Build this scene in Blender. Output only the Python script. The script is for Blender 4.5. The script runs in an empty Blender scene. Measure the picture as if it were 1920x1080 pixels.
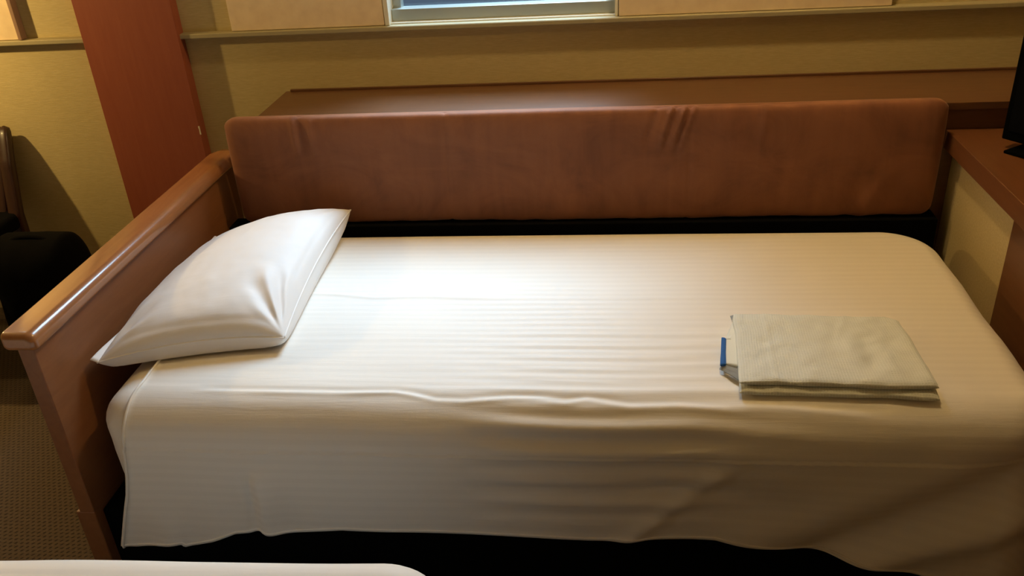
import bpy, bmesh, math, random
from mathutils import Vector, Matrix, noise
PI = math.pi
S = bpy.context.scene
C = S.collection

# ------------------------------------------------------------------ camera
cam_d = bpy.data.cameras.new('camera'); cam_d.sensor_width = 36.0; cam_d.lens = 1646.1/1920*36.0
cam_d.clip_start = 0.05; cam_d.clip_end = 60
cam = bpy.data.objects.new('camera', cam_d); C.objects.link(cam)
FW = Vector((-0.11631611, 0.87236264, -0.47481995)); RT = Vector((0.99320619, 0.10049298, -0.05867395)); UP = RT.cross(FW)
M4 = Matrix((RT, UP, -FW)).transposed().to_4x4(); M4.translation = Vector((1.15907, -1.47319, 1.54901))
cam.matrix_world = M4
S.camera = cam

# ------------------------------------------------------------------ view, world, lights
S.view_settings.view_transform = 'Standard'; S.view_settings.look = 'None'
S.view_settings.gamma = 1.0; S.view_settings.use_curve_mapping = False
S.view_settings.exposure = 0.0
w = bpy.data.worlds.new('sky'); S.world = w; w.use_nodes = True
wb = w.node_tree.nodes['Background']; wb.inputs[0].default_value = (0.30, 0.42, 0.62, 1); wb.inputs[1].default_value = 0.30

def area(name, loc, target, sx, sy, power, col, spread=180):
    d = bpy.data.lights.new(name, 'AREA'); d.shape = 'RECTANGLE'; d.size = sx; d.size_y = sy
    d.energy = power; d.color = col; d.spread = math.radians(spread)
    o = bpy.data.objects.new(name, d); C.objects.link(o); o.location = loc
    o.rotation_euler = (Vector(target)-Vector(loc)).to_track_quat('-Z', 'Y').to_euler()
    return o
def point(name, loc, power, col, size):
    d = bpy.data.lights.new(name, 'POINT'); d.energy = power; d.color = col; d.shadow_soft_size = size
    o = bpy.data.objects.new(name, d); C.objects.link(o); o.location = loc
    return o
def spot(name, loc, target, power, col, size, deg, blend):
    d = bpy.data.lights.new(name, 'SPOT'); d.energy = power; d.color = col; d.shadow_soft_size = size
    d.spot_size = math.radians(deg); d.spot_blend = blend
    o = bpy.data.objects.new(name, d); C.objects.link(o); o.location = loc
    o.rotation_euler = (Vector(target)-Vector(loc)).to_track_quat('-Z', 'Y').to_euler()
    return o
DAY = (0.60, 0.79, 1.0); WARM = (1.0, 0.71, 0.33)
area('daylight_middle_window', (1.06, 2.20, 2.72), (0.80, 0.30, 0.5), 1.15, 1.4, 86, DAY, 120)
area('daylight_left_window', (-1.40, 2.05, 2.30), (-1.1, 0.10, 0.5), 0.75, 1.0, 25, DAY, 120)
point('wall_lamp_light', (-1.25, 0.78, 1.38), 30.0, (1.0, 0.66, 0.24), 0.02)
point('ceiling_lamp_light', (1.45, 0.76, 2.28), 30.0, WARM, 0.04)
point('room_lamp_light', (0.6, -2.4, 2.25), 1.0, (1.0, 0.72, 0.42), 0.10)

# ------------------------------------------------------------------ helpers
def srgb(r, g, b):
    f = lambda c: (c/255/12.92) if c/255 <= 0.04045 else ((c/255+0.055)/1.055)**2.4
    return (f(r), f(g), f(b), 1)
def tag(o, label=None, cat=None, group=None, kind=None):
    if label: o['label'] = label
    if cat: o['category'] = cat
    if group: o['group'] = group
    if kind: o['kind'] = kind
    return o
def obj(name, bm, mat, parent=None, smooth=True, wn=False):
    me = bpy.data.meshes.new(name); bm.normal_update(); bm.to_mesh(me); bm.free()
    if smooth:
        for p in me.polygons: p.use_smooth = True
    o = bpy.data.objects.new(name, me); C.objects.link(o)
    if mat: me.materials.append(mat)
    if parent: o.parent = parent
    if wn:
        m = o.modifiers.new('wn', 'WEIGHTED_NORMAL'); m.keep_sharp = True
    return o
def empty(name, loc=(0, 0, 0)):
    o = bpy.data.objects.new(name, None); C.objects.link(o); o.location = loc; o.empty_display_size = 0.05
    return o
def box(bm, x0, x1, y0, y1, z0, z1, bev=0.0, seg=3, rot=None, off=None):
    r = bmesh.ops.create_cube(bm, size=1.0); vs = r['verts']
    for v in vs:
        v.co = Vector(((x0+x1)/2+v.co.x*(x1-x0), (y0+y1)/2+v.co.y*(y1-y0), (z0+z1)/2+v.co.z*(z1-z0)))
    if bev > 0:
        es = list({e for v in vs for e in v.link_edges})
        rr = bmesh.ops.bevel(bm, geom=es, offset=bev, segments=seg, profile=0.5, affect='EDGES')
        vs = list({v for f in rr['faces'] for v in f.verts} | {v for v in vs if v.is_valid})
    if rot is not None:
        for v in vs: v.co = rot @ v.co
    if off is not None:
        for v in vs: v.co += Vector(off)
    return vs
def boxo(name, dims, mat, parent=None, bev=0.003, seg=3, loc=None):
    bm = bmesh.new(); d = list(dims)
    if loc: d = [d[0]-loc[0], d[1]-loc[0], d[2]-loc[1], d[3]-loc[1], d[4]-loc[2], d[5]-loc[2]]
    box(bm, *d, bev=bev, seg=seg)
    return obj(name, bm, mat, parent, smooth=bev > 0, wn=bev > 0)
def extrude_profile(prof, axis, a, b, bm=None):
    """closed 2-D profile swept along an axis; 'y': prof=(x,z); 'x': prof=(y,z)"""
    bm = bm or bmesh.new(); n = len(prof); rings = []
    for t in (a, b):
        rings.append([bm.verts.new((p[0], t, p[1]) if axis == 'y' else (t, p[0], p[1])) for p in prof])
    for i in range(n):
        bm.faces.new((rings[0][i], rings[0][(i+1) % n], rings[1][(i+1) % n], rings[1][i]))
    bm.faces.new(rings[0]); bm.faces.new(rings[1][::-1])
    bmesh.ops.recalc_face_normals(bm, faces=bm.faces)
    return bm
def G(t, s): return math.exp(-(t*t)/(2*s*s))
def sstep(a, b, t):
    t = max(0.0, min(1.0, (t-a)/(b-a))); return t*t*(3-2*t)
def interp(pts, x):
    if x <= pts[0][0]: return pts[0][1]
    for (a, b), (c, d) in zip(pts, pts[1:]):
        if x <= c: return b+(d-b)*(x-a)/(c-a)
    return pts[-1][1]
def nz(x, y, z=0.0): return noise.noise(Vector((x, y, z)))

# ------------------------------------------------------------------ materials
def mat(name, col, rough=0.6, **k):
    m = bpy.data.materials.new(name); m.use_nodes = True
    b = m.node_tree.nodes['Principled BSDF']
    b.inputs['Base Color'].default_value = col; b.inputs['Roughness'].default_value = rough
    for kk, v in k.items(): b.inputs[kk].default_value = v
    return m, m.node_tree, b
def N(nt, t, **k):
    n = nt.nodes.new(t)
    for kk, v in k.items(): setattr(n, kk, v)
    return n
def coords(nt, scale=(1, 1, 1), kind='Object', rot=(0, 0, 0)):
    tc = N(nt, 'ShaderNodeTexCoord'); mp = N(nt, 'ShaderNodeMapping')
    mp.inputs['Scale'].default_value = scale; mp.inputs['Rotation'].default_value = rot
    nt.links.new(tc.outputs[kind], mp.inputs['Vector']); return mp.outputs['Vector']
def noisetex(nt, vec, scale, detail=3, rough=0.5, dist=0.0):
    n = N(nt, 'ShaderNodeTexNoise'); n.inputs['Scale'].default_value = scale; n.inputs['Detail'].default_value = detail
    n.inputs['Roughness'].default_value = rough; n.inputs['Distortion'].default_value = dist
    nt.links.new(vec, n.inputs['Vector']); return n.outputs['Fac']
def ramp(nt, fac, stops):
    r = N(nt, 'ShaderNodeValToRGB'); el = r.color_ramp.elements
    el[0].position, el[0].color = stops[0]; el[1].position, el[1].color = stops[-1]
    for p, c in stops[1:-1]:
        e = el.new(p); e.color = c
    nt.links.new(fac, r.inputs['Fac']); return r.outputs['Color']
def bump(nt, b, h, strength=0.3, dist=0.002, chain=None):
    n = N(nt, 'ShaderNodeBump'); n.inputs['Strength'].default_value = strength; n.inputs['Distance'].default_value = dist
    nt.links.new(h, n.inputs['Height'])
    if chain: nt.links.new(chain, n.inputs['Normal'])
    nt.links.new(n.outputs['Normal'], b.inputs['Normal']); return n.outputs['Normal']
def math_(nt, op, a, b=None):
    n = N(nt, 'ShaderNodeMath', operation=op)
    for i, v in enumerate((a, b)):
        if v is None: continue
        if isinstance(v, (int, float)): n.inputs[i].default_value = v
        else: nt.links.new(v, n.inputs[i])
    return n.outputs[0]

def wood(name, c1, c2, rough, grain=(1, 1, 1), coat=0.0):
    m, nt, b = mat(name, c1, rough)
    v = coords(nt, grain)
    f = noisetex(nt, v, 9.0, 6, 0.62, 0.4)
    nt.links.new(ramp(nt, f, [(0.3, c1), (0.7, c2)]), b.inputs['Base Color'])
    b.inputs['Coat Weight'].default_value = coat; b.inputs['Coat Roughness'].default_value = 0.12
    bump(nt, b, noisetex(nt, v, 60.0, 2), 0.08, 0.001)
    return m
# grain runs along the object's long axis: small scale along it
M_cap = wood('lacquered_wood', srgb(156, 104, 66), srgb(168, 114, 72), 0.26, (8, 0.8, 8), 0.5)
M_board = wood('board_wood', srgb(130, 83, 50), srgb(142, 92, 56), 0.42, (6, 0.8, 6), 0.1)
M_ledge = wood('ledge_wood', srgb(100, 67, 44), srgb(112, 77, 52), 0.36, (0.8, 8, 8), 0.2)
M_desk = wood('desk_wood', srgb(106, 66, 40), srgb(116, 74, 46), 0.38, (6, 0.8, 6), 0.15)
M_pillar = wood('pillar_wood', srgb(146, 76, 54), srgb(154, 84, 60), 0.5, (6, 6, 0.6), 0.0)
M_dark_wood = wood('chair_wood', srgb(44, 22, 16), srgb(52, 26, 19), 0.4, (6, 6, 1), 0.1)

def wallpaper():
    m, nt, b = mat('wallpaper', srgb(205, 188, 145), 0.85)
    v = coords(nt, (6, 6, 90)); f = noisetex(nt, v, 6.0, 4, 0.6)
    nt.links.new(ramp(nt, f, [(0.25, srgb(188, 172, 124)), (0.75, srgb(208, 193, 145))]), b.inputs['Base Color'])
    bump(nt, b, f, 0.35, 0.002); return m
M_wall = wallpaper()
M_trim, _, _ = mat('painted_trim', srgb(168, 158, 124), 0.6)
def panelmat():
    m, nt, b = mat('panel_paper', srgb(236, 214, 176), 0.8)
    f = noisetex(nt, coords(nt, (1, 1, 1)), 30.0, 4)
    nt.links.new(ramp(nt, f, [(0.3, srgb(230, 207, 170)), (0.7, srgb(240, 219, 182))]), b.inputs['Base Color']); return m
M_panel = panelmat()
M_ceil, _, _ = mat('ceiling_paint', srgb(196, 184, 156), 0.9)
M_alu, _, _ = mat('aluminium', srgb(182, 188, 182), 0.35, Metallic=0.55)
M_strip, _, _ = mat('strip_paint', srgb(150, 120, 100), 0.5)
M_white_metal, _, _ = mat('white_frame', srgb(225, 222, 205), 0.4)
M_black, _, _ = mat('black_fabric', (0.002, 0.002, 0.002, 1), 1.0, **{'Specular IOR Level': 0.1})
M_bag, _, _ = mat('bag_nylon', (0.0018, 0.0018, 0.002, 1), 1.0, **{'Specular IOR Level': 0.1})
M_tv, _, _ = mat('tv_plastic', (0.001, 0.0012, 0.0012, 1), 0.9, **{'Specular IOR Level': 0.05})
M_screen, _, _ = mat('tv_screen', (0.0012, 0.0012, 0.0015, 1), 0.6, **{'Specular IOR Level': 0.05})
def cream():
    m, nt, b = mat('cream_board', srgb(200, 182, 135), 0.6)
    f = noisetex(nt, coords(nt, (3, 3, 3)), 60.0, 3)
    nt.links.new(ramp(nt, f, [(0.3, srgb(192, 174, 128)), (0.7, srgb(206, 190, 144))]), b.inputs['Base Color']); return m
M_cream = cream()

def carpet():
    m, nt, b = mat('carpet', srgb(120, 95, 62), 0.95)
    v = coords(nt, (1, 1, 1))
    # rows of small slanted dashes, each second row offset
    sep = N(nt, 'ShaderNodeSeparateXYZ'); nt.links.new(v, sep.inputs[0])
    sx, sy = 0.0155, 0.0125
    row = math_(nt, 'FLOOR', math_(nt, 'DIVIDE', sep.outputs[1], sy))
    odd = math_(nt, 'MULTIPLY', math_(nt, 'ABSOLUTE', math_(nt, 'MODULO', row, 2.0)), 0.5)
    fx = math_(nt, 'FRACT', math_(nt, 'ADD', math_(nt, 'DIVIDE', sep.outputs[0], sx), odd))
    fy = math_(nt, 'FRACT', math_(nt, 'DIVIDE', sep.outputs[1], sy))
    dx = math_(nt, 'SUBTRACT', fx, 0.5); dy = math_(nt, 'SUBTRACT', fy, 0.5)
    a = math_(nt, 'SUBTRACT', math_(nt, 'MULTIPLY', dx, 0.8), math_(nt, 'MULTIPLY', dy, 0.6))
    c = math_(nt, 'ADD', math_(nt, 'MULTIPLY', dx, 0.6), math_(nt, 'MULTIPLY', dy, 0.8))
    d2 = math_(nt, 'ADD', math_(nt, 'POWER', math_(nt, 'MULTIPLY', a, 5.0), 2.0), math_(nt, 'POWER', math_(nt, 'MULTIPLY', c, 2.6), 2.0))
    f = noisetex(nt, v, 260.0, 3, 0.7)
    dd = math_(nt, 'ADD', d2, math_(nt, 'MULTIPLY', math_(nt, 'SUBTRACT', f, 0.5), 0.9))
    spot_ = ramp(nt, dd, [(0.45, (0, 0, 0, 1)), (0.95, (1, 1, 1, 1))])
    mx = N(nt, 'ShaderNodeMix', data_type='RGBA'); nt.links.new(spot_, mx.inputs[0])
    mx.inputs[6].default_value = srgb(50, 38, 25)
    base = ramp(nt, noisetex(nt, v, 120.0, 4, 0.7), [(0.3, srgb(84, 70, 52)), (0.7, srgb(106, 90, 68))])
    nt.links.new(base, mx.inputs[7]); nt.links.new(mx.outputs[2], b.inputs['Base Color'])
    h = math_(nt, 'ADD', math_(nt, 'MULTIPLY', f, 0.4), spot_)
    bump(nt, b, h, 0.6, 0.003)
    b.inputs['Sheen Weight'].default_value = 0.1
    return m
M_carpet = carpet()

def suede():
    m, nt, b = mat('suede', srgb(150, 82, 48), 0.75)
    v = coords(nt, (1, 1, 1))
    f1 = noisetex(nt, coords(nt, (2.2, 2.2, 3.0)), 2.2, 5, 0.62, 1.2)
    f2 = noisetex(nt, v, 420.0, 2)
    f3 = noisetex(nt, coords(nt, (9, 3, 1.2)), 3.0, 3, 0.5, 0.4)
    mixf = math_(nt, 'ADD', math_(nt, 'MULTIPLY', f1, 0.7), math_(nt, 'MULTIPLY', f3, 0.3))
    nt.links.new(ramp(nt, mixf, [(0.34, srgb(122, 74, 48)), (0.5, srgb(138, 86, 56)), (0.66, srgb(150, 95, 62))]), b.inputs['Base Color'])
    b.inputs['Sheen Weight'].default_value = 0.5; b.inputs['Sheen Roughness'].default_value = 0.4
    b.inputs['Sheen Tint'].default_value = srgb(235, 205, 185)
    bump(nt, b, f2, 0.25, 0.001)
    return m
M_suede = suede()

def linen(name, base, stripe=True, weave=0.15):
    m, nt, b = mat(name, base, 0.62)
    tc = N(nt, 'ShaderNodeTexCoord'); uv = tc.outputs['UV']
    mp = N(nt, 'ShaderNodeMapping'); nt.links.new(uv, mp.inputs[0]); mp.inputs['Scale'].default_value = (1, 1, 1)
    nrm = None
    if stripe:
        sep = N(nt, 'ShaderNodeSeparateXYZ'); nt.links.new(mp.outputs[0], sep.inputs[0])
        s = math_(nt, 'SINE', math_(nt, 'MULTIPLY', sep.outputs[1], 2*PI/0.024))
        s = math_(nt, 'MULTIPLY', s, 3.0)
        st = N(nt, 'ShaderNodeClamp'); nt.links.new(math_(nt, 'ADD', math_(nt, 'MULTIPLY', s, 0.5), 0.5), st.inputs[0])
        stv = st.outputs[0]
        c = ramp(nt, stv, [(0.0, base), (1.0, (base[0]*0.975, base[1]*0.975, base[2]*0.975, 1))])
        nt.links.new(c, b.inputs['Base Color'])
        r = N(nt, 'ShaderNodeMapRange'); nt.links.new(stv, r.inputs[0]); r.inputs[3].default_value = 0.52; r.inputs[4].default_value = 0.66
        nt.links.new(r.outputs[0], b.inputs['Roughness'])
    f = noisetex(nt, coords(nt, (1, 1, 1)), 500.0, 2)
    # soft stretched puckers along the length of the cloth
    mp2 = N(nt, 'ShaderNodeMapping'); nt.links.new(uv, mp2.inputs[0]); mp2.inputs['Scale'].default_value = (5, 60, 1)
    f3 = noisetex(nt, mp2.outputs[0], 1.0, 4, 0.6, 0.3)
    n1 = bump(nt, b, f3, 0.18 if stripe else 0.1, 0.004)
    bump(nt, b, f, weave, 0.0006, n1)
    b.inputs['Sheen Weight'].default_value = 0.08
    return m
M_duvet = linen('duvet_satin', srgb(242, 236, 226))
M_sheet = linen('sheet_cotton', srgb(240, 234, 224), False)
M_pillow = linen('pillowcase_cotton', srgb(243, 239, 235), False, 0.1)

def waffle():
    m, nt, b = mat('waffle_cotton', srgb(232, 228, 210), 0.85)
    tc = N(nt, 'ShaderNodeTexCoord'); uv = tc.outputs['UV']
    sep = N(nt, 'ShaderNodeSeparateXYZ'); nt.links.new(uv, sep.inputs[0])
    p = 0.0055
    a = math_(nt, 'ABSOLUTE', math_(nt, 'SINE', math_(nt, 'MULTIPLY', sep.outputs[0], PI/p)))
    c = math_(nt, 'ABSOLUTE', math_(nt, 'SINE', math_(nt, 'MULTIPLY', sep.outputs[1], PI/p)))
    mn = math_(nt, 'MINIMUM', a, c)
    nt.links.new(ramp(nt, mn, [(0.0, srgb(236, 239, 233)), (0.8, srgb(224, 228, 219))]), b.inputs['Base Color'])
    n1 = bump(nt, b, math_(nt, 'SUBTRACT', 1.0, mn), 0.45, 0.0012)
    return m
M_waffle = waffle()
M_inner, _, _ = mat('white_terry', srgb(236, 238, 228), 0.85)
M_blue, _, _ = mat('blue_binding', srgb(28, 92, 168), 0.8)
M_greyband, _, _ = mat('grey_binding', srgb(150, 155, 158), 0.8)

def glassmat():
    m = bpy.data.materials.new('window_glass'); m.use_nodes = True; nt = m.node_tree; nt.nodes.clear()
    o = N(nt, 'ShaderNodeOutputMaterial'); t = N(nt, 'ShaderNodeBsdfTransparent'); g = N(nt, 'ShaderNodeBsdfGlossy')
    g.inputs['Roughness'].default_value = 0.02; t.inputs[0].default_value = (0.9, 0.95, 0.97, 1)
    mx = N(nt, 'ShaderNodeMixShader'); mx.inputs[0].default_value = 0.05
    nt.links.new(t.outputs[0], mx.inputs[1]); nt.links.new(g.outputs[0], mx.inputs[2])
    nt.links.new(mx.outputs[0], o.inputs[0]); return m
M_glass = glassmat()

# ------------------------------------------------------------------ the room
YW = 1.23            # window wall
RX0, RX1, RY0, HC = -2.6, 3.3, -3.4, 2.4
OPEN = [(0.466, 1.172), (-1.85, -1.15)]; ZS, ZH = 1.002, 2.25
def struct(name, bm, m, parent=None, **k):
    o = obj(name, bm, m, parent, **k)
    if not parent: o['kind'] = 'structure'
    return o
bm = bmesh.new(); box(bm, RX0, RX1, RY0, YW+0.15, -0.1, 0); struct('floor', bm, M_carpet, smooth=False)
bm = bmesh.new(); box(bm, RX0, RX1, RY0, YW+0.15, HC, HC+0.1); struct('ceiling', bm, M_ceil, smooth=False)
bm = bmesh.new(); box(bm, RX0-0.1, RX0, RY0, YW+0.15, -0.1, HC+0.1); struct('wall_left', bm, M_wall, smooth=False)
bm = bmesh.new(); box(bm, RX1, RX1+0.1, RY0, YW+0.15, -0.1, HC+0.1); struct('wall_right', bm, M_wall, smooth=False)
bm = bmesh.new(); box(bm, RX0-0.1, RX1+0.1, RY0-0.1, RY0, -0.1, HC+0.1); struct('wall_front', bm, M_wall, smooth=False)
bm = bmesh.new()
box(bm, RX0, RX1, YW, YW+0.15, 0, ZS); box(bm, RX0, RX1, YW, YW+0.15, ZH, HC)
xs = [RX0, OPEN[1][0], OPEN[1][1], OPEN[0][0], OPEN[0][1], RX1]
for a, b_ in ((0, 1), (2, 3), (4, 5)): box(bm, xs[a], xs[b_], YW, YW+0.15, ZS, ZH)
struct('wall_back', bm, M_wall, smooth=False)
# sill rail that runs along the wall
bm = extrude_profile([(YW+0.001, 0.987), (YW-0.030, 0.987), (YW-0.031, 0.989), (YW-0.031, 0.999), (YW-0.029, 1.0015), (YW+0.001, 1.0025)], 'x', RX0, RX1)
struct('trim_1', bm, M_trim, smooth=False)
bm = bmesh.new(); box(bm, RX0, RX1, YW-0.03, YW, ZH, ZH+0.03); struct('trim_2', bm, M_trim, smooth=False)
# windows: aluminium frame, sash and glass
for i, (x0, x1) in enumerate(OPEN):
    wi = empty('window_%d' % (i+1), ((x0+x1)/2, YW+0.06, ZS)); wi['kind'] = 'structure'
    def wb_(name, dims, m, bev=0.002): return boxo(name, dims, m, wi, bev, 2, wi.location)
    fbm = bmesh.new(); L = wi.location
    def fb(x0_, x1_, y0_, y1_, z0_, z1_, bb=0.0015): box(fbm, x0_-L.x, x1_-L.x, y0_-L.y, y1_-L.y, z0_-L.z, z1_-L.z, bev=bb, seg=2)
    fb(x0, x0+0.014, YW-0.022, YW+0.13, ZS, ZH); fb(x1-0.010, x1, YW-0.012, YW+0.13, ZS, ZH)
    fb(x0, x1, YW-0.004, YW+0.13, ZS-0.001, ZS+0.004); fb(x0, x1, YW, YW+0.13, ZH-0.02, ZH)
    obj('window_frame', fbm, M_white_metal, wi, wn=True)
    fbm = bmesh.new()
    fb(x0+0.014, x1-0.01, YW+0.018, YW+0.045, ZS+0.004, ZS+0.040, 0.002)
    fb(x0+0.014, x1-0.01, YW+0.046, YW+0.085, ZS+0.004, ZS+0.037, 0.002)
    fb(x0+0.014, x0+0.04, YW+0.046, YW+0.085, ZS+0.037, ZH-0.02, 0.002)
    fb(x1-0.036, x1-0.01, YW+0.046, YW+0.085, ZS+0.037, ZH-0.02, 0.002)
    obj('sash', fbm, M_alu, wi, wn=True)
    fbm = bmesh.new(); fb(x0+0.03, x1-0.03, YW+0.062, YW+0.067, ZS+0.03, ZH-0.02, 0)
    obj('glass', fbm, M_glass, wi, smooth=False)
# cream sliding panels on the sill rail, each with a thin edge frame
def slide_panel(x0, x1, frame_mat, label):
    t = empty('sliding_panel', ((x0+x1)/2, YW-0.012, 1.003))
    tag(t, label, 'sliding panel', 'cream sliding panels on the sill rail')
    boxo('panel_board', (x0, x1, YW-0.020, YW-0.001, 1.003, ZH-0.002), M_panel, t, 0.0015, 2, t.location)
    return t
slide_panel(-0.024, 0.464, M_white_metal, 'cream sliding panel left of the open window, its left edge beside the red-brown pillar')
slide_panel(1.174, 1.948, M_white_metal, 'wide cream sliding panel right of the open window, above the brown cushion')
t = slide_panel(-1.148, -0.735, M_dark_wood, 'bright yellow-lit sliding panel with a dark edge strip, in the far upper left corner')
boxo('edge_strip', (-0.735, -0.722, YW-0.030, YW-0.001, 1.003, ZH-0.002), M_strip, t, 0.0015, 2, t.location)

# ------------------------------------------------------------------ pillar
pl = empty('pillar', (-0.345, YW-0.025, 0)); tag(pl, 'flat red-brown wooden pillar on the wall behind the armrest board', 'pillar')
boxo('pillar_board', (-0.510, -0.192, YW-0.044, YW-0.001, 0, HC), M_pillar, pl, 0.0015, 2, pl.location)
bm = bmesh.new()
for (zz, dz, dx) in ((0.845, 0.004, 0.003), (0.836, 0.006, 0.002), (0.826, 0.005, 0.0025)):
    box(bm, -0.192-dx-pl.location.x, -0.1905-pl.location.x, -0.0205, -0.0180, zz-0.14-dz, zz-0.14+dz)
c_ = obj('chipped_edge', bm, M_white_metal, pl, smooth=False); c_['label'] = 'small pale chip in the edge'

# ------------------------------------------------------------------ low wooden ledge behind the bed
ld = empty('window_ledge_cabinet', (1.6, 1.07, 0)); tag(ld, 'long low brown wooden ledge box under the window, behind the rust cushion', 'cabinet')
boxo('ledge_top', (0.108, 3.29, 0.9186, YW-0.001, 0.784, 0.804), M_ledge, ld, 0.0015, 2, ld.location)
boxo('carcass', (0.112, 3.28, 0.932, YW-0.002, 0.0, 0.784), M_ledge, ld, 0.0, 2, ld.location)
boxo('rear_strip', (0.125, 3.28, YW-0.010, YW-0.001, 0.804, 0.811), M_ledge, ld, 0.001, 2, ld.location)

# ------------------------------------------------------------------ desk at the right
dk = empty('desk', (2.4, 0.2, 0)); tag(dk, 'brown wooden desk with a cream side panel at the right end of the bed', 'desk')
boxo('desk_top', (2.053, 2.72, -1.30, 0.930, 0.6755, 0.727), M_desk, dk, 0.002, 2, dk.location)
boxo('side_panel', (2.083, 2.101, 0.500, 0.930, 0.0, 0.6755), M_cream, dk, 0.0008, 1, dk.location)['label'] = 'cream side panel'
boxo('drawer_cabinet', (2.081, 2.70, -1.28, 0.500, 0.02, 0.6755), M_desk, dk, 0.001, 1, dk.location)

# television standing on the desk, turned towards the bed
tv = empty('television', (2.30, 0.60, 0.727)); tag(tv, 'black flat television standing on the brown desk, cut by the right frame edge', 'television')
ang = math.atan2(-0.052, 0.037)
R = Matrix.Rotation(ang, 3, 'Z')
p0 = Vector((2.134, 0.780, 0))           # lower left corner as seen
def tvb(name, u0, u1, d0, d1, z0, z1, m, bev=0.004):
    b2 = bmesh.new(); box(b2, u0, u1, d0, d1, z0, z1, bev=bev, seg=3, rot=R, off=(p0.x-tv.location.x, p0.y-tv.location.y, -tv.location.z))
    return obj(name, b2, m, tv, wn=True)
# local: u along the screen width, d behind the screen (+y local = away to the +x side)
tvb('tv_body', 0, 0.72, 0.002, 0.045, 0.750, 1.22, M_tv)
tvb('screen', 0.015, 0.705, -0.0005, 0.004, 0.775, 1.205, M_screen, 0.001)
tvb('stand_neck', 0.30, 0.42, 0.02, 0.05, 0.735, 0.80, M_tv)
tvb('stand_base', 0.032, 0.62, -0.030, 0.14, 0.727, 0.735, M_tv, 0.003)

# ------------------------------------------------------------------ sofa bed: end board with rounded cap, base
sb = empty('bed_frame', (0.98, 0.40, 0)); tag(sb, 'brown wooden sofa bed frame with a tall end board on a black base', 'bed frame')
SL = sb.location
boxo('end_board', (-0.049, -0.013, -0.077, 0.990, 0.0, 0.662), M_board, sb, 0.003, 3, SL)
boxo('foot_block', (-0.058, -0.0125, -0.078, 0.40, 0.0, 0.215), M_board, sb, 0.003, 2, SL)
def cap():
    # cross-section (x,z): flat top, round shoulders, undercut; swept along y with a rounded front nose
    pr = []
    xa, xb, z0, z1 = -0.070, 0.006, 0.652, 0.693; n = 10
    for k in range(n+1):
        a = PI/2 - PI/2*k/n; pr.append((xb-0.020+0.020*math.cos(a), z1-0.022+0.022*math.sin(a)))
    for k in range(n+1):
        a = -PI/2*k/n; pr.append((xb-0.012+0.012*math.cos(a), z0+0.012+0.012*math.sin(a)))
    for k in range(n+1):
        a = -PI/2-PI/2*k/n; pr.append((xa+0.012+0.012*math.cos(a), z0+0.012+0.012*math.sin(a)))
    for k in range(n+1):
        a = PI-PI/2*k/n; pr.append((xa+0.008+0.008*math.cos(a), z1-0.010+0.010*math.sin(a)))
    bm = bmesh.new(); cx, cz = (xa+xb)/2, (z0+z1)/2; rings = []
    rn = 0.016
    ys = [(-0.092+rn*(1-math.cos(PI/2*k/8)), math.sin(PI/2*k/8)) for k in range(0, 9)]
    ys = [(y, s*0.999) for y, s in ys]
    ys += [(y, 1.0) for y in (0.0, 0.2, 0.4, 0.6, 0.8, 0.93)]
    ys += [(0.96, 1.0), (0.985, 1.0), (1.000, 1.0)]
    for y, s in ys:
        ins = 0.012*(1-s)
        ring = []
        for (x, z) in pr:
            xx = cx+(x-cx)*(1-ins/(0.5*(xb-xa)))
            zz = cz+(z-cz)*(1-ins/(0.5*(z1-z0)))
            if y > 0.94: xx = (xx-xa)*(1+0.35*sstep(0.94, 0.985, y))+xa+0.020*sstep(0.96, 1.0, y)*(1 if x < cx else 0)
            ring.append(bm.verts.new((xx-SL.x, y-SL.y, zz)))
        rings.append(ring)
    for a, b2 in zip(rings, rings[1:]):
        for i in range(len(pr)): bm.faces.new((a[i], a[(i+1) % len(pr)], b2[(i+1) % len(pr)], b2[i]))
    bm.faces.new(rings[0][::-1]); bm.faces.new(rings[-1])
    bmesh.ops.recalc_face_normals(bm, faces=bm.faces)
    return bm
obj('board_cap', cap(), M_cap, sb)['label'] = 'glossy rounded wooden cap'
boxo('bed_base', (-0.012, 1.985, -0.052, 0.915, 0.0, 0.20), M_black, sb, 0.004, 2, SL)['label'] = 'black base'
boxo('mattress_tray', (0.05, 1.97, -0.03, 0.84, 0.20, 0.222), M_black, sb, 0.003, 2, SL)
boxo('backrest_frame', (0.0, 2.045, 0.845, 0.917, 0.20, 0.498), M_black, sb, 0.003, 2, SL)['label'] = 'black rear frame'

# ------------------------------------------------------------------ generic soft slab (closed)
def soft(corner_fn, top_fn, bot_fn, nu, nv, uvs=(1, 1)):
    """closed soft body over (a,b) in [-1,1]^2: corner_fn -> base point, top/bot -> heights"""
    bm = bmesh.new(); uvl = bm.loops.layers.uv.new('UVMap'); T = {}; B = {}; UV = {}
    def dist(i, n):                     # denser samples at the rim
        t = -1+2*i/n; return math.sin(t*PI/2)*0.75+t*0.25
    for i in range(nu+1):
        for j in range(nv+1):
            a, b_ = dist(i, nu), dist(j, nv); p = corner_fn(a, b_)
            T[i, j] = bm.verts.new(p+top_fn(a, b_, p)); UV[T[i, j]] = (a*uvs[0]/2, b_*uvs[1]/2)
            rim = i in (0, nu) or j in (0, nv)
            if rim: B[i, j] = T[i, j]
            else:
                B[i, j] = bm.verts.new(p+bot_fn(a, b_, p)); UV[B[i, j]] = (a*uvs[0]/2, b_*uvs[1]/2)
    for i in range(nu):
        for j in range(nv):
            for D, fl in ((T, False), (B, True)):
                q = [D[i, j], D[i+1, j], D[i+1, j+1], D[i, j+1]]
                if fl: q = q[::-1]
                try: f = bm.faces.new(q)
                except ValueError: continue
                for l in f.loops: l[uvl].uv = UV[l.vert]
    return bm

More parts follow.
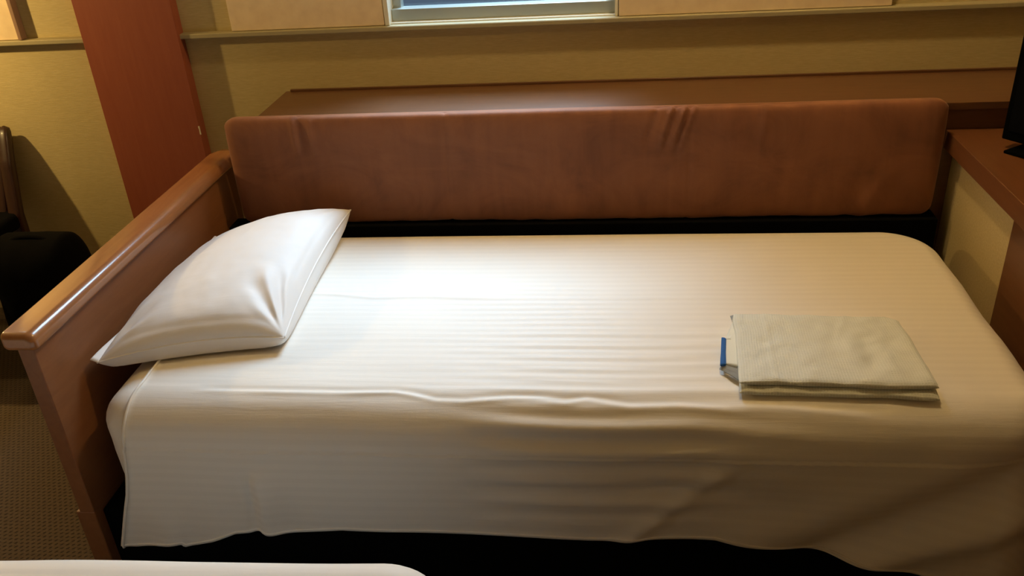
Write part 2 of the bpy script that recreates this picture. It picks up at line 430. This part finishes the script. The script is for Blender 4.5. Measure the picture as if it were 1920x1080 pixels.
# ------------------------------------------------------------------ mattress with fitted sheet
def rbox_soft(x0, x1, y0, y1, z0, z1, rc, re, nx, ny, disp=None, parent_loc=(0, 0, 0), uv=True):
    """rounded slab: plan corner radius rc, edge radius re, top grid"""
    bm = bmesh.new(); uvl = bm.loops.layers.uv.new('UVMap')
    # outline points
    out = []
    def arc(cx, cy, a0):
        for k in range(13):
            a = a0+PI/2*k/12; out.append((cx, cy, math.cos(a), math.sin(a)))
    def line(ax, ay, bx, by, nxn, nyn, n):
        for k in range(1, n): out.append((ax+(bx-ax)*k/n, ay+(by-ay)*k/n, nxn, nyn))
    X0, X1, Y0, Y1 = x0+rc, x1-rc, y0+rc, y1-rc
    arc(X1, Y1, 0); line(X1, Y1, X0, Y1, 0, 1, nx); arc(X0, Y1, PI/2); line(X0, Y1, X0, Y0, -1, 0, ny)
    arc(X0, Y0, PI); line(X0, Y0, X1, Y0, 0, -1, nx); arc(X1, Y0, 3*PI/2); line(X1, Y0, X1, Y1, 1, 0, ny)
    prof = []
    for k in range(9): a = PI/2*k/8; prof.append((rc-re+re*math.sin(a), z1-re+re*math.cos(a)))
    prof += [(rc, z1-re-(z1-re-z0-re)*k/4) for k in range(1, 4)]
    for k in range(9): a = PI/2*k/8; prof.append((rc-re+re*math.cos(a), z0+re-re*math.sin(a)))
    rings = []
    for f_, z in [(-1.0, z1)]+prof+[(-1.0, z0)]:
        ring = []
        for (cx, cy, nx_, ny_) in out:
            if f_ < 0: x, y = cx, cy
            else: x, y = cx+nx_*f_, cy+ny_*f_
            p = Vector((x, y, z))
            if disp and f_ >= 0: p += disp(p, nx_, ny_)
            ring.append(bm.verts.new(p-Vector(parent_loc)))
        rings.append(ring)
    n = len(out)
    for a, b_ in zip(rings, rings[1:]):
        for i in range(n): bm.faces.new((a[i], b_[i], b_[(i+1) % n], a[(i+1) % n]))
    bm.faces.new(rings[0]); bm.faces.new(rings[-1][::-1])
    bmesh.ops.recalc_face_normals(bm, faces=bm.faces)
    for f in bm.faces:
        for l in f.loops: l[uvl].uv = (l.vert.co.x+l.vert.co.z, l.vert.co.y+l.vert.co.z)
    return bm
def mdisp(p, nx_, ny_):
    d = 0.004*nz(p.x*9, p.y*9, p.z*7)-0.004*G(p.z-0.40, 0.012)*0.5
    return Vector((nx_, ny_, 0))*d+Vector((0, 0, 0.003*nz(p.x*5, p.y*5)))
bm = rbox_soft(0.040, 1.985, -0.062, 0.790, 0.224, 0.491, 0.078, 0.072, 60, 28, mdisp)
mt = obj('mattress', bm, M_sheet); tag(mt, 'mattress in a white fitted sheet on the black base, bare corner beside the end board', 'mattress')

# ------------------------------------------------------------------ duvet cover draped over the mattress
ZT = 0.502
X1, Y0, Y1 = 2.008, -0.082, 0.806
RE = 0.062; REF = 0.100; RC = 0.150
HEM = [(0.036, 0.116), (0.09, 0.124), (0.149, 0.135), (0.158, 0.126), (0.19, 0.133), (0.223, 0.145), (0.275, 0.170), (0.406, 0.181), (0.523, 0.195), (0.609, 0.193),
       (0.692, 0.192), (0.868, 0.188), (1.082, 0.184), (1.343, 0.194), (1.407, 0.182), (1.58, 0.158), (1.754, 0.126), (1.85, 0.096), (2.05, 0.060)]
LEFT = [(0.0, 0.029), (0.109, 0.029), (0.20, 0.062), (0.26, 0.084), (0.306, 0.096), (0.381, 0.111), (0.44, 0.120), (0.50, 0.128)]
def crease(pts, x, y, s, xf=0.12):
    """signed distance fall-off to a polyline y(x)"""
    if x < pts[0][0]-xf or x > pts[-1][0]+xf: return 0.0, 0.0
    yy = interp(pts, x); e = sstep(pts[0][0]-xf, pts[0][0]+xf, x)*(1-sstep(pts[-1][0]-xf, pts[-1][0]+xf, x))
    return G(y-yy, s)*e, (y-yy)
C1 = [(0.36, 0.428), (0.46, 0.418), (0.557, 0.401), (0.693, 0.406), (0.86, 0.394)]
C2 = [(1.13, 0.39), (1.383, 0.392)]
C3 = [(0.292, -0.003), (0.46, -0.007), (0.588, -0.007), (0.70, -0.002), (0.737, -0.008), (0.79, -0.022), (0.85, -0.024), (0.94, -0.015), (1.02, -0.012)]
C4 = [(1.0, -0.020), (1.06, -0.024), (1.102, -0.016), (1.187, -0.031), (1.282, -0.027), (1.395, -0.037)]
C5 = [(1.32, -0.022), (1.50, -0.030), (1.66, -0.046)]
def duvet_disp(x, s):
    """displacement along the cloth normal; s = y on the top, keeps falling below Y0 down the front"""
    d = 0.0
    d += 0.0007*nz(x*2.2, s*38, 1.3)*(0.5+0.5*sstep(0.6, -0.1, s))
    d += 0.0030*nz(x*3.0, s*7, 4.0)
    for c, amp, sg in ((C1, 0.0022, 0.005), (C2, 0.0015, 0.005)):
        g, q = crease(c, x, s, sg); d += amp*g
    for c, amp, sg in ((C3, 0.0065, 0.0045), (C4, 0.0070, 0.0055), (C5, 0.0035, 0.006)):
        wob = 0.30+0.35*nz(x*7, 2.2)
        g, q = crease(c, x, s, sg, 0.05); d += amp*g*wob
        g, q = crease(c, x, s-0.011, sg*1.3, 0.05); d -= amp*0.35*g
    # horizontal puckers that pull in from the right of the middle
    e = sstep(0.75, 1.05, x)*(1-sstep(1.35, 1.75, x))
    d += e*0.0012*math.sin(s*2*PI/0.045+4*nz(x*2, s*3))*sstep(0.35, 0.15, s)*sstep(-0.22, -0.10, s)
    t = -s
    e2 = sstep(0.80, 1.0, x)*(1-sstep(1.25, 1.45, x))
    d += e2*0.0055*math.sin(t*2*PI/0.062+1.6*nz(x*2.5, 0)+0.8)*sstep(0.02, 0.10, t)*(1-sstep(0.24, 0.34, t))
    if t > 0.0:
        fr = sstep(0.06, 0.22, t)
        d += fr*0.010*nz(x*2.6, t*3.0, 7.0)
        # upright crease left of the middle
        d += -0.010*G(x-(0.378-0.06*max(0, t-0.2)), 0.010)*sstep(0.16, 0.24, t)+0.012*G(x-0.40, 0.022)*sstep(0.16, 0.26, t)
        d += 0.012*G(x-0.155, 0.03)*sstep(0.28, 0.40, t)+0.008*G(x-0.27, 0.04)*sstep(0.25, 0.40, t)
        # slanting folds towards the right corner
        for (xa, ta, xb, tb, amp, sg) in ((1.18, 0.36, 1.36, 0.18, 0.009, 0.016), (1.50, 0.43, 1.95, 0.14, -0.020, 0.030), (1.56, 0.45, 2.00, 0.24, 0.022, 0.030),
                                          (1.22, 0.20, 1.50, 0.25, -0.006, 0.03), (1.42, 0.36, 1.80, 0.16, 0.010, 0.04)):
            vx, vt = xb-xa, tb-ta; L2 = vx*vx+vt*vt; u = ((x-xa)*vx+(t-ta)*vt)/L2
            dd = abs((x-xa)*vt-(t-ta)*vx)/math.sqrt(L2); uu = max(0.0, u-1, -u)*math.sqrt(L2)
            d += amp*G(dd, sg)*G(uu, 0.05)*sstep(0.06, 0.2, t)
    return d
def drape(px, py):
    """flat cloth point -> position and normal on the rounded bed"""
    ccx = min(px, X1-RE-0.0); cx1 = X1-RC; cy0, cy1 = Y0+RC, Y1-RC
    # core = rounded rectangle shrunk by RE, with plan radius RC-RE on the right side corners
    RCc = 0.110 if py < 0.3 else RC; cx1 = X1-RCc; cy0 = Y0+RCc
    re_ = RE
    cornx = px > cx1
    if cornx and (py < cy0 or py > cy1):
        c = Vector((cx1, cy0 if py < cy0 else cy1)); v = Vector((px, py))-c; L = v.length
        n = v/L if L > 1e-6 else Vector((1, 0)); re_ = RE+(REF-RE)*n.y*n.y if n.y < 0 else RE; r2 = RCc-re_; dist = L-r2; core = c+n*min(L, r2)
    else:
        over = [(px-(X1-RE), Vector((1, 0))), (Y0+REF-py, Vector((0, -1))), (py-(Y1-RE), Vector((0, 1)))]
        dist, n = max(over, key=lambda q: q[0]); core = Vector((px, py))-n*max(dist, 0)
        if n.y < -0.5: re_ = REF
    if dist <= 0: return Vector((px, py, ZT)), Vector((0, 0, 1)), 0.0
    if dist < re_*PI/2:
        a = dist/re_; p = core+n*re_*math.sin(a); z = ZT-re_*(1-math.cos(a))
        return Vector((p.x, p.y, z)), Vector((n.x*math.sin(a), n.y*math.sin(a), math.cos(a))), 0.0
    dn = dist-re_*PI/2; fl = 0.10*dn*sstep(1.70, 2.0, px)*(1 if n.y < 0.3 else 0)
    p = core+n*(re_+fl); return Vector((p.x, p.y, ZT-re_-dn)), Vector((n.x, n.y, 0)), dn
def duvet():
    bm = bmesh.new(); uvl = bm.loops.layers.uv.new('UVMap')
    NX, NS = 430, 400
    rowsx = []
    grid = []; 
    yr = Y1-RE+RE*PI/2+0.05     # tucked behind
    for i in range(NX+1):
        u = i/NX; col = []
        xflat = 0.0+u*2.30
        hem = interp(HEM, min(xflat, 2.05)); over = ZT-REF-hem
        yf = Y0+REF-REF*PI/2-over
        if xflat > 1.95: yf = yf
        for j in range(NS+1):
            s = yr+(yf-yr)*(j/NS)
            # left border: x start depends on how far down
            zapprox = ZT if s > Y0+REF else max(0.05, ZT-(Y0+REF-s)*1.0+0.04*sstep(Y0+REF, Y0-REF, s))
            xl = interp(LEFT, zapprox) if s < 0.06 else 0.128+0.012*nz(s*6, 3)*sstep(0.06, 0.2, s)
            x = xl+(2.30-xl)*u
            p, n, dn = drape(x, s)
            d = duvet_disp(x, s)
            if s > Y1-0.1: d *= 0.5
            if n.y < -0.5 and dn > 0: d += 0.004
            p = p+n*d
            # piping hem rolls up slightly at the left border
            p += n*0.0035*G(u*(2.3-xl)-0.004, 0.004)
            vtx = bm.verts.new(p); col.append((vtx, (x, s)))
        grid.append(col)
    for i in range(NX):
        for j in range(NS):
            q = [grid[i][j], grid[i+1][j], grid[i+1][j+1], grid[i][j+1]]
            f = bm.faces.new([a[0] for a in q][::-1])
            for l in f.loops:
                for a in q:
                    if a[0] is l.vert: l[uvl].uv = a[1]
    return bm, grid
bm, grid = duvet()
# the sewn border strand follows the left edge: sample before freeing
edge_pts = [grid[1][j][0].co.copy() for j in range(0, 401, 2)]
edge_in = [grid[6][j][0].co.copy() for j in range(0, 401, 4)]
hem_pts = [grid[i][398][0].co.copy() for i in range(0, 431, 2)]
dv = obj('duvet', bm, M_duvet)
tag(dv, 'white satin-striped duvet draped over the made sofa bed, hanging down its front', 'duvet')
sm = dv.modifiers.new('thick', 'SOLIDIFY'); sm.thickness = 0.005; sm.offset = -1
def strand(name, pts, r, m, parent, n=8):
    bm = bmesh.new(); uvl = bm.loops.layers.uv.new('UVMap'); rings = []
    for k, p in enumerate(pts):
        t = (pts[min(k+1, len(pts)-1)]-pts[max(k-1, 0)]).normalized()
        a = t.cross(Vector((0.3, 0.2, 1))).normalized(); b_ = t.cross(a)
        rings.append([bm.verts.new(p+(a*math.cos(2*PI*i/n)+b_*math.sin(2*PI*i/n))*r) for i in range(n)])
    for a, b_ in zip(rings, rings[1:]):
        for i in range(n): bm.faces.new((a[i], a[(i+1) % n], b_[(i+1) % n], b_[i]))
    bm.faces.new(rings[0][::-1]); bm.faces.new(rings[-1]); bmesh.ops.recalc_face_normals(bm, faces=bm.faces)
    return obj(name, bm, m, parent)
strand('piping', edge_pts[20:], 0.0032, M_sheet, dv)
strand('hem', hem_pts, 0.0028, M_sheet, dv)

# ------------------------------------------------------------------ rust suede back cushion
CX0, CX1, CY0, CY1, CZ0, CZ1 = 0.036, 2.036, 0.857, 0.9165, 0.500, 0.826
def cushion():
    # cross-section in y-z: rounded, fat at the front; ends rounded
    bm = bmesh.new(); NL, NP = 240, 64; rings = []
    NL = 420
    yc, zc = 0.5*(CY0+CY1), 0.5*(CZ0+CZ1)
    hy, hz = 0.5*(CY1-CY0), 0.5*(CZ1-CZ0)
    xsr = []
    for k in range(NL+1):
        t = k/NL; xsr.append(CX0+(CX1-CX0)*t)
    rr = 0.040
    for k, x in enumerate(xsr):
        e = min(x-CX0, CX1-x); c = 1.0 if e >= rr else math.sqrt(max(0.0, 1-((rr-e)/rr)**2))
        hyy = hy-rr*(1-c)*0.8; hzz = hz-rr*(1-c)*0.9
        ring = []
        for i in range(NP):
            a = 2*PI*i/NP; ca, sa = math.cos(a), math.sin(a)
            n_ = 4.2
            rad = (abs(ca)**n_+abs(sa)**n_)**(-1/n_)
            y = yc+hyy*ca*rad; z = zc+hzz*sa*rad
            nyv, nzv = ca, sa
            d = 0.0035*nz(x*3, z*5, y*4)+0.0012*nz(x*14, z*10, 3)
            if ca < 0:   # front face: seams, wrinkles
                for xs_, amp in ((0.685, 0.004), (1.365, 0.0028)):
                    d -= amp*G(x-xs_-0.02*(z-zc), 0.004)*0.6
                top = sstep(zc-0.02, CZ1-0.03, z)*(1 if z < CZ1 else 1)
                for xs_, amp, w_, sl in ((1.296, 0.0045, 0.0045, 0.34), (1.306, -0.0040, 0.0045, 0.34), (1.330, 0.0055, 0.0045, 0.36), (1.342, -0.0050, 0.005, 0.36), (1.352, 0.0045, 0.0045, 0.40),
                                     (1.255, -0.0035, 0.006, 0.34), (0.250, 0.0025, 0.006, -0.05), (0.268, -0.0025, 0.006, -0.05), (0.30, 0.0020, 0.007, -0.03), (1.56, 0.002, 0.01, 0.1)):
                    d += 2.6*amp*G(x-xs_-sl*(z-(CZ1-0.06)), w_)*sstep(zc+0.045, CZ1-0.06, z)*(1-0.7*sstep(CZ1-0.02, CZ1, z))
                for xs_, amp, w_, sl in ((1.80, -0.003, 0.012, 0.35), (1.84, 0.003, 0.012, 0.35), (1.90, -0.003, 0.014, 0.25)):
                    d += amp*G(x-xs_-sl*(z-CZ0), w_)*(1-sstep(CZ0+0.05, CZ0+0.15, z))
                d += 0.0022*nz(x*22, z*16, 9)*(1-sstep(CZ0+0.01, CZ0+0.05, z))
            if ca > 0: d = min(d, 0)*0.3
            ring.append(bm.verts.new((x, y+nyv*d, z+nzv*d)))
        rings.append(ring)
    for a, b_ in zip(rings, rings[1:]):
        for i in range(NP): bm.faces.new((a[i], a[(i+1) % NP], b_[(i+1) % NP], b_[i]))
    bm.faces.new(rings[0][::-1]); bm.faces.new(rings[-1]); bmesh.ops.recalc_face_normals(bm, faces=bm.faces)
    return bm
cu = obj('back_cushion', cushion(), M_suede)
tag(cu, 'long rust-brown suede bolster cushion standing along the rear of the bed', 'cushion')

# ------------------------------------------------------------------ pillow
PFL, PFR, PBR, PBL = Vector((0.016, 0.058, 0.530)), Vector((0.414, 0.158, 0.534)), Vector((0.402, 0.800, 0.570)), Vector((0.030, 0.700, 0.535))
def pil_base(a, b_):
    u, v = (a+1)/2, (b_+1)/2
    p = PFL*(1-u)*(1-v)+PFR*u*(1-v)+PBR*u*v+PBL*(1-u)*v
    # edges bow inwards between the corners
    inx = 0.012*(1-b_*b_)*abs(a)**3*(1 if a > 0 else -0.6); iny = 0.016*(1-a*a)*abs(b_)**3*(1 if b_ > 0 else -1)
    p = p+Vector((-inx, -iny, 0))
    # rims ride up a little on the filling between the corners
    p.z += 0.010*(1-b_*b_)*max(0, a)**4+0.012*(1-a*a)*max(0, -b_)**4
    return p
def pil_t(a, b_):
    fa = max(0.0, 1-abs(a)**3.0); fb = max(0.0, 1-abs(b_)**3.0)
    # the filling has slid towards the right; less of it in the far left corner
    k = 1-0.30*max(0, b_)*max(0, -a)-0.10*max(0, -a)-0.16*max(0, b_)
    return (fa*fb)**0.50*k
def pil_wr(a, b_):
    d = 0.0
    # folds fanning out from the near right corner
    dx, dy = 1-a, b_+1; r = math.hypot(dx, dy); th = math.atan2(dy, dx+1e-6)
    for t0, amp, w_, r1 in ((0.98, 0.009, 0.075, 0.85), (1.20, -0.008, 0.07, 0.80), (1.40, 0.006, 0.06, 0.70), (0.74, -0.010, 0.09, 0.85), (0.45, 0.004, 0.08, 0.5)):
        d += amp*G(th-t0, w_)*sstep(0.05, 0.22, r)*(1-sstep(r1*0.6, r1, r))
    dx, dy = a+1, b_+1; r = math.hypot(dx, dy); th = math.atan2(dy, dx+1e-6)
    for t0, amp, w_, r1 in ((0.35, 0.006, 0.07, 0.8), (0.60, -0.005, 0.07, 0.7), (0.9, 0.005, 0.07, 0.6)):
        d += amp*G(th-t0, w_)*sstep(0.05, 0.22, r)*(1-sstep(r1*0.6, r1, r))
    dx, dy = 1-a, 1-b_; r = math.hypot(dx, dy); th = math.atan2(dy, dx+1e-6)
    for t0, amp, w_, r1 in ((0.5, 0.004, 0.08, 0.6), (0.85, -0.004, 0.08, 0.6)):
        d += amp*G(th-t0, w_)*sstep(0.05, 0.22, r)*(1-sstep(r1*0.6, r1, r))
    d += 0.004*nz(a*2.2, b_*3.2, 5)+0.0015*nz(a*7, b_*9, 8)
    # sewn border line a little inside the rim
    m_ = max(abs(a), abs(b_)); d -= 0.0025*G(m_-0.93, 0.018)
    return d
def pil_top(a, b_, p):
    t = pil_t(a, b_); wr = pil_wr(a, b_)*min(1, t*2.2)
    lean = Vector((-0.10, 0.02, 1.0))
    return lean*(0.092*t+0.75*wr)
def pil_bot(a, b_, p):
    fa = max(0.0, 1-abs(a)**3.0); fb = max(0.0, 1-abs(b_)**3.0); t = (fa*fb)**0.45
    z = max(p.z-0.11*t, 0.509)
    o = min(1.0, t*3.5)*0.006
    return Vector((o*(1 if a > 0.6 else 0), -o*(1 if b_ < -0.6 else 0), z-p.z))
pw = obj('pillow', soft(pil_base, pil_top, pil_bot, 130, 150, (0.45, 0.62)), M_pillow)
tag(pw, 'plump white pillow lying against the wooden end board on the made bed', 'pillow')
rim = []
for k in range(80): rim.append(pil_base(1, -1+2*k/79))
for k in range(1, 60): rim.append(pil_base(1-2*k/59, 1))
for k in range(1, 80): rim.append(pil_base(-1, 1-2*k/79))
for k in range(1, 60): rim.append(pil_base(-1+2*k/59, -1))
sv = strand('pillow_seam', rim, 0.0022, M_pillow, pw)
bm = bmesh.new(); uvl = bm.loops.layers.uv.new('UVMap'); V = {}
for k in range(61):
    b_ = -1+2*k/60
    for j in range(7):
        t = j/6; p = pil_base(-1, b_); w_ = 0.017*(1-0.55*sstep(0.0, 1.0, (b_+1)/2))
        V[k, j] = bm.verts.new(p+Vector((-w_*t*0.75, -0.004*t*(1 if b_ < -0.9 else 0), w_*t*0.85-0.004*t*t+0.002*nz(b_*4, 3)*t)))
for k in range(60):
    for j in range(6):
        f = bm.faces.new((V[k, j], V[k, j+1], V[k+1, j+1], V[k+1, j]))
bmesh.ops.recalc_face_normals(bm, faces=bm.faces)
fl_ = obj('flange', bm, M_pillow, pw); q_ = fl_.modifiers.new('t', 'SOLIDIFY'); q_.thickness = 0.003; q_.offset = 0

# ------------------------------------------------------------------ folded cotton robe
TFL, TFR, TBR, TBL = Vector((1.405, 0.002, 0)), Vector((1.782, -0.010, 0)), Vector((1.775, 0.262, 0)), Vector((1.424, 0.278, 0))
rb = empty('folded_robe', (1.60, 0.13, 0.505)); tag(rb, 'folded pale grey-beige waffle cotton robe lying at the right of the bed', 'robe')
def layer(z0, th, ins, seed, nu=90, nv=70):
    def base(a, b_):
        u, v = (a+1)/2, (b_+1)/2
        p = TFL*(1-u)*(1-v)+TFR*u*(1-v)+TBR*u*v+TBL*(1-u)*v
        p = p+Vector((0.004*nz(v*4, seed)*abs(a), 0.006*nz(u*3.5, seed+3)*abs(b_)-ins*(1-v), 0))
        rc = 0.16
        if a > 0 and b_ > 0.0:    # far right corner is rounded off
            k = max(0, (a-1+rc)/rc)*max(0, (b_-1+rc)/rc); p += Vector((-0.016, -0.014, 0))*k
        return p - Vector(rb.location) + Vector((0, 0, z0-(max(0, 0.018-p.y)**2)/(2*REF)))
    def prof(a, b_): return (max(0, 1-abs(a)**26)*max(0, 1-abs(b_)**22))**0.5
    def top(a, b_, p):
        h = 0.0045*nz(a*2.3, b_*2.0, seed)+0.0026*nz(a*6, b_*5, seed+1)
        h += 0.0040*G(a-0.32, 0.10)*G(b_+0.1, 0.35)-0.0055*G(a-0.46, 0.07)*G(b_+0.15, 0.30)+0.004*G(a-0.63, 0.10)*G(b_+0.5, 0.4)
        h += 0.0018*G(a+0.62, 0.02)+0.0022*G(a-0.08-0.3*b_, 0.03)*sstep(0, 0.8, b_)-0.001*G(b_-0.1, 0.02)
        return Vector((0, 0, prof(a, b_)*(th/2+h)))
    def bot(a, b_, p): return Vector((0, 0, -prof(a, b_)*th/2))
    return soft(base, top, bot, nu, nv, (0.37, 0.27))
obj('lower_fold', layer(0.5115, 0.0125, 0.006, 3.0), M_waffle, rb)
obj('upper_fold', layer(0.5255, 0.0145, -0.006, 8.0), M_waffle, rb)
def flap(pts, z0, z1, m, name):
    bm = bmesh.new(); n = 14
    a, b_, c, d = [Vector(p) for p in pts]; V = {}
    for i in range(n+1):
        for j in range(n+1):
            u, v = i/n, j/n; p = a*(1-u)*(1-v)+b_*u*(1-v)+c*u*v+d*(1-u)*v
            p.z += 0.0015*math.sin(u*PI)+0.0008*nz(u*4, v*4); V[i, j] = bm.verts.new(p-Vector(rb.location))
    for i in range(n):
        for j in range(n): bm.faces.new((V[i, j], V[i+1, j], V[i+1, j+1], V[i, j+1]))
    bmesh.ops.recalc_face_normals(bm, faces=bm.faces)
    o = obj(name, bm, m, rb); s_ = o.modifiers.new('t', 'SOLIDIFY'); s_.thickness = z1; s_.offset = 0
    return o
zf = 0.520
flap([(1.385, 0.085, zf-0.001), (1.47, 0.05, zf), (1.47, 0.268, zf+0.001), (1.396, 0.178, zf)], 0, 0.003, M_inner, 'collar_lining')['label'] = 'white inner lining sticking out at the left'
flap([(1.396, 0.178, zf), (1.47, 0.17, zf), (1.47, 0.262, zf+0.002), (1.421, 0.255, zf+0.001)], 0, 0.003, M_inner, 'collar_lining')
flap([(1.376, 0.078, zf-0.001), (1.386, 0.078, zf), (1.397, 0.180, zf+0.001), (1.390, 0.186, zf)], 0, 0.0036, M_blue, 'blue_edging')['label'] = 'bright blue binding edge'
flap([(1.374, 0.078, zf-0.009), (1.412, 0.030, zf-0.008), (1.425, 0.055, zf-0.001), (1.380, 0.083, zf-0.001)], 0, 0.002, M_greyband, 'under_flap')['label'] = 'grey under flap'
flap([(1.417, 0.272, zf+0.004), (1.419, 0.250, zf+0.002), (1.430, 0.245, zf+0.006), (1.424, 0.272, zf+0.007)], 0, 0.002, M_greyband, 'label_tab')

# ------------------------------------------------------------------ second bed in the foreground
fbx = empty('foreground_bed', (0.0, -1.3, 0)); fbx.rotation_euler.z = math.radians(1.7); tag(fbx, 'second bed with a white cover, only its far edge showing along the bottom left', 'bed')
def fdisp(p, nx_, ny_):
    return Vector((nx_, ny_, 0))*0.008*nz(p.x*2.5, p.y*2.5, p.z*2)+Vector((0, 0, 0.005*nz(p.x*4, p.y*4)))
obj('bed_cover', rbox_soft(-1.12, 0.928, -1.46, -0.467, 0.20, 0.505, 0.12, 0.06, 60, 30, fdisp, fbx.location), M_duvet, fbx)
boxo('bed_base', (-1.09, 0.86, -1.42, -0.52, 0.0, 0.21), M_black, fbx, 0.004, 2, fbx.location)

# ------------------------------------------------------------------ chair and bag at the far left
ch = empty('wooden_chair', (-1.06, 0.93, 0)); tag(ch, 'dark reddish-brown wooden chair cut by the left edge, back to the wall', 'chair')
def post(name, pts, r0, m, parent, flat=1.0):
    bm = bmesh.new(); rings = []; n = 16; P_ = []
    for k in range(33):          # smooth the control polygon
        t = k/32*(len(pts)-1); i = min(int(t), len(pts)-2); f = t-i; f = f*f*(3-2*f)*0.5+f*0.5
        P_.append(Vector(pts[i]).lerp(Vector(pts[i+1]), f))
    for k, p in enumerate(P_):
        tt = k/32; cap_ = min(1.0, math.sqrt(max(0.02, 1-(abs(tt-0.5)*2)**14)))
        rings.append([bm.verts.new(p-parent.location+Vector((math.copysign(abs(math.cos(a))**0.6, math.cos(a))*r0*flat*cap_, math.copysign(abs(math.sin(a))**0.6, math.sin(a))*r0*cap_, 0)))
                      for a in [2*PI*i/n for i in range(n)]])
    for a, b_ in zip(rings, rings[1:]):
        for i in range(n): bm.faces.new((a[i], a[(i+1) % n], b_[(i+1) % n], b_[i]))
    bm.faces.new(rings[0][::-1]); bm.faces.new(rings[-1]); bmesh.ops.recalc_face_normals(bm, faces=bm.faces)
    return obj(name, bm, m, parent)
for sx in (0, 1):
    xo = -0.43*sx
    post('leg', [(-0.865+xo, 1.12, 0.0), (-0.865+xo, 1.08, 0.25), (-0.860+xo, 1.08, 0.45), (-0.872+xo, 1.14, 0.62), (-0.885+xo, 1.195, 0.725)], 0.021, M_dark_wood, ch)
    post('leg', [(-0.835+xo, 0.672, 0.0), (-0.835+xo, 0.675, 0.2), (-0.84+xo, 0.68, 0.42)], 0.022, M_dark_wood, ch)
bm = bmesh.new(); box(bm, -1.31+1.06, -0.89+1.06, -0.015, 0.015, 0.0, 0.30, bev=0.012, seg=4, rot=Matrix.Rotation(-0.38, 3, 'X'), off=(0, 0.155, 0.445)); obj('backrest', bm, M_dark_wood, ch, wn=True)
bm = bmesh.new(); box(bm, -1.31+1.06, -0.845+1.06, 0.665-0.93, 1.10-0.93, 0.405, 0.462, bev=0.018, seg=4); obj('seat', bm, M_bag, ch, wn=True)
def bag():
    def base(a, b_): return Vector((0.155*a, 0.0, 0.24+0.235*b_))
    def tp(s):
        def f(a, b_, p):
            fa = max(0, 1-abs(a)**4)*max(0, 1-abs(b_)**5)
            q = Vector((0, -s*0.105*fa**0.5+0.006*nz(a*3, b_*3, s), 0))
            q.z += -0.12*max(0, a*a-0.45)*(1 if b_ > 0.5 else 0)*max(0, b_-0.5)*2
            return q
        return f
    return soft(base, tp(1), tp(-1), 40, 40)
bg = empty('black_bag', (-0.660, 0.86, 0.0)); tag(bg, 'soft black bag standing on the carpet behind the end board', 'bag')
obj('bag_body', bag(), M_bag, bg)
bm = bmesh.new()
prev = None; rings = []
for k in range(17):
    a = PI*k/16; p = Vector((0.07*math.cos(a), -0.02, 0.455+0.022*math.sin(a)))
    rings.append([bm.verts.new(p+Vector((math.cos(a)*math.cos(t), math.sin(t), math.sin(a)*math.cos(t)))*0.008) for t in [2*PI*i/10 for i in range(10)]])
for a, b_ in zip(rings, rings[1:]):
    for i in range(10): bm.faces.new((a[i], a[(i+1) % 10], b_[(i+1) % 10], b_[i]))
obj('carry_handle', bm, M_bag, bg)
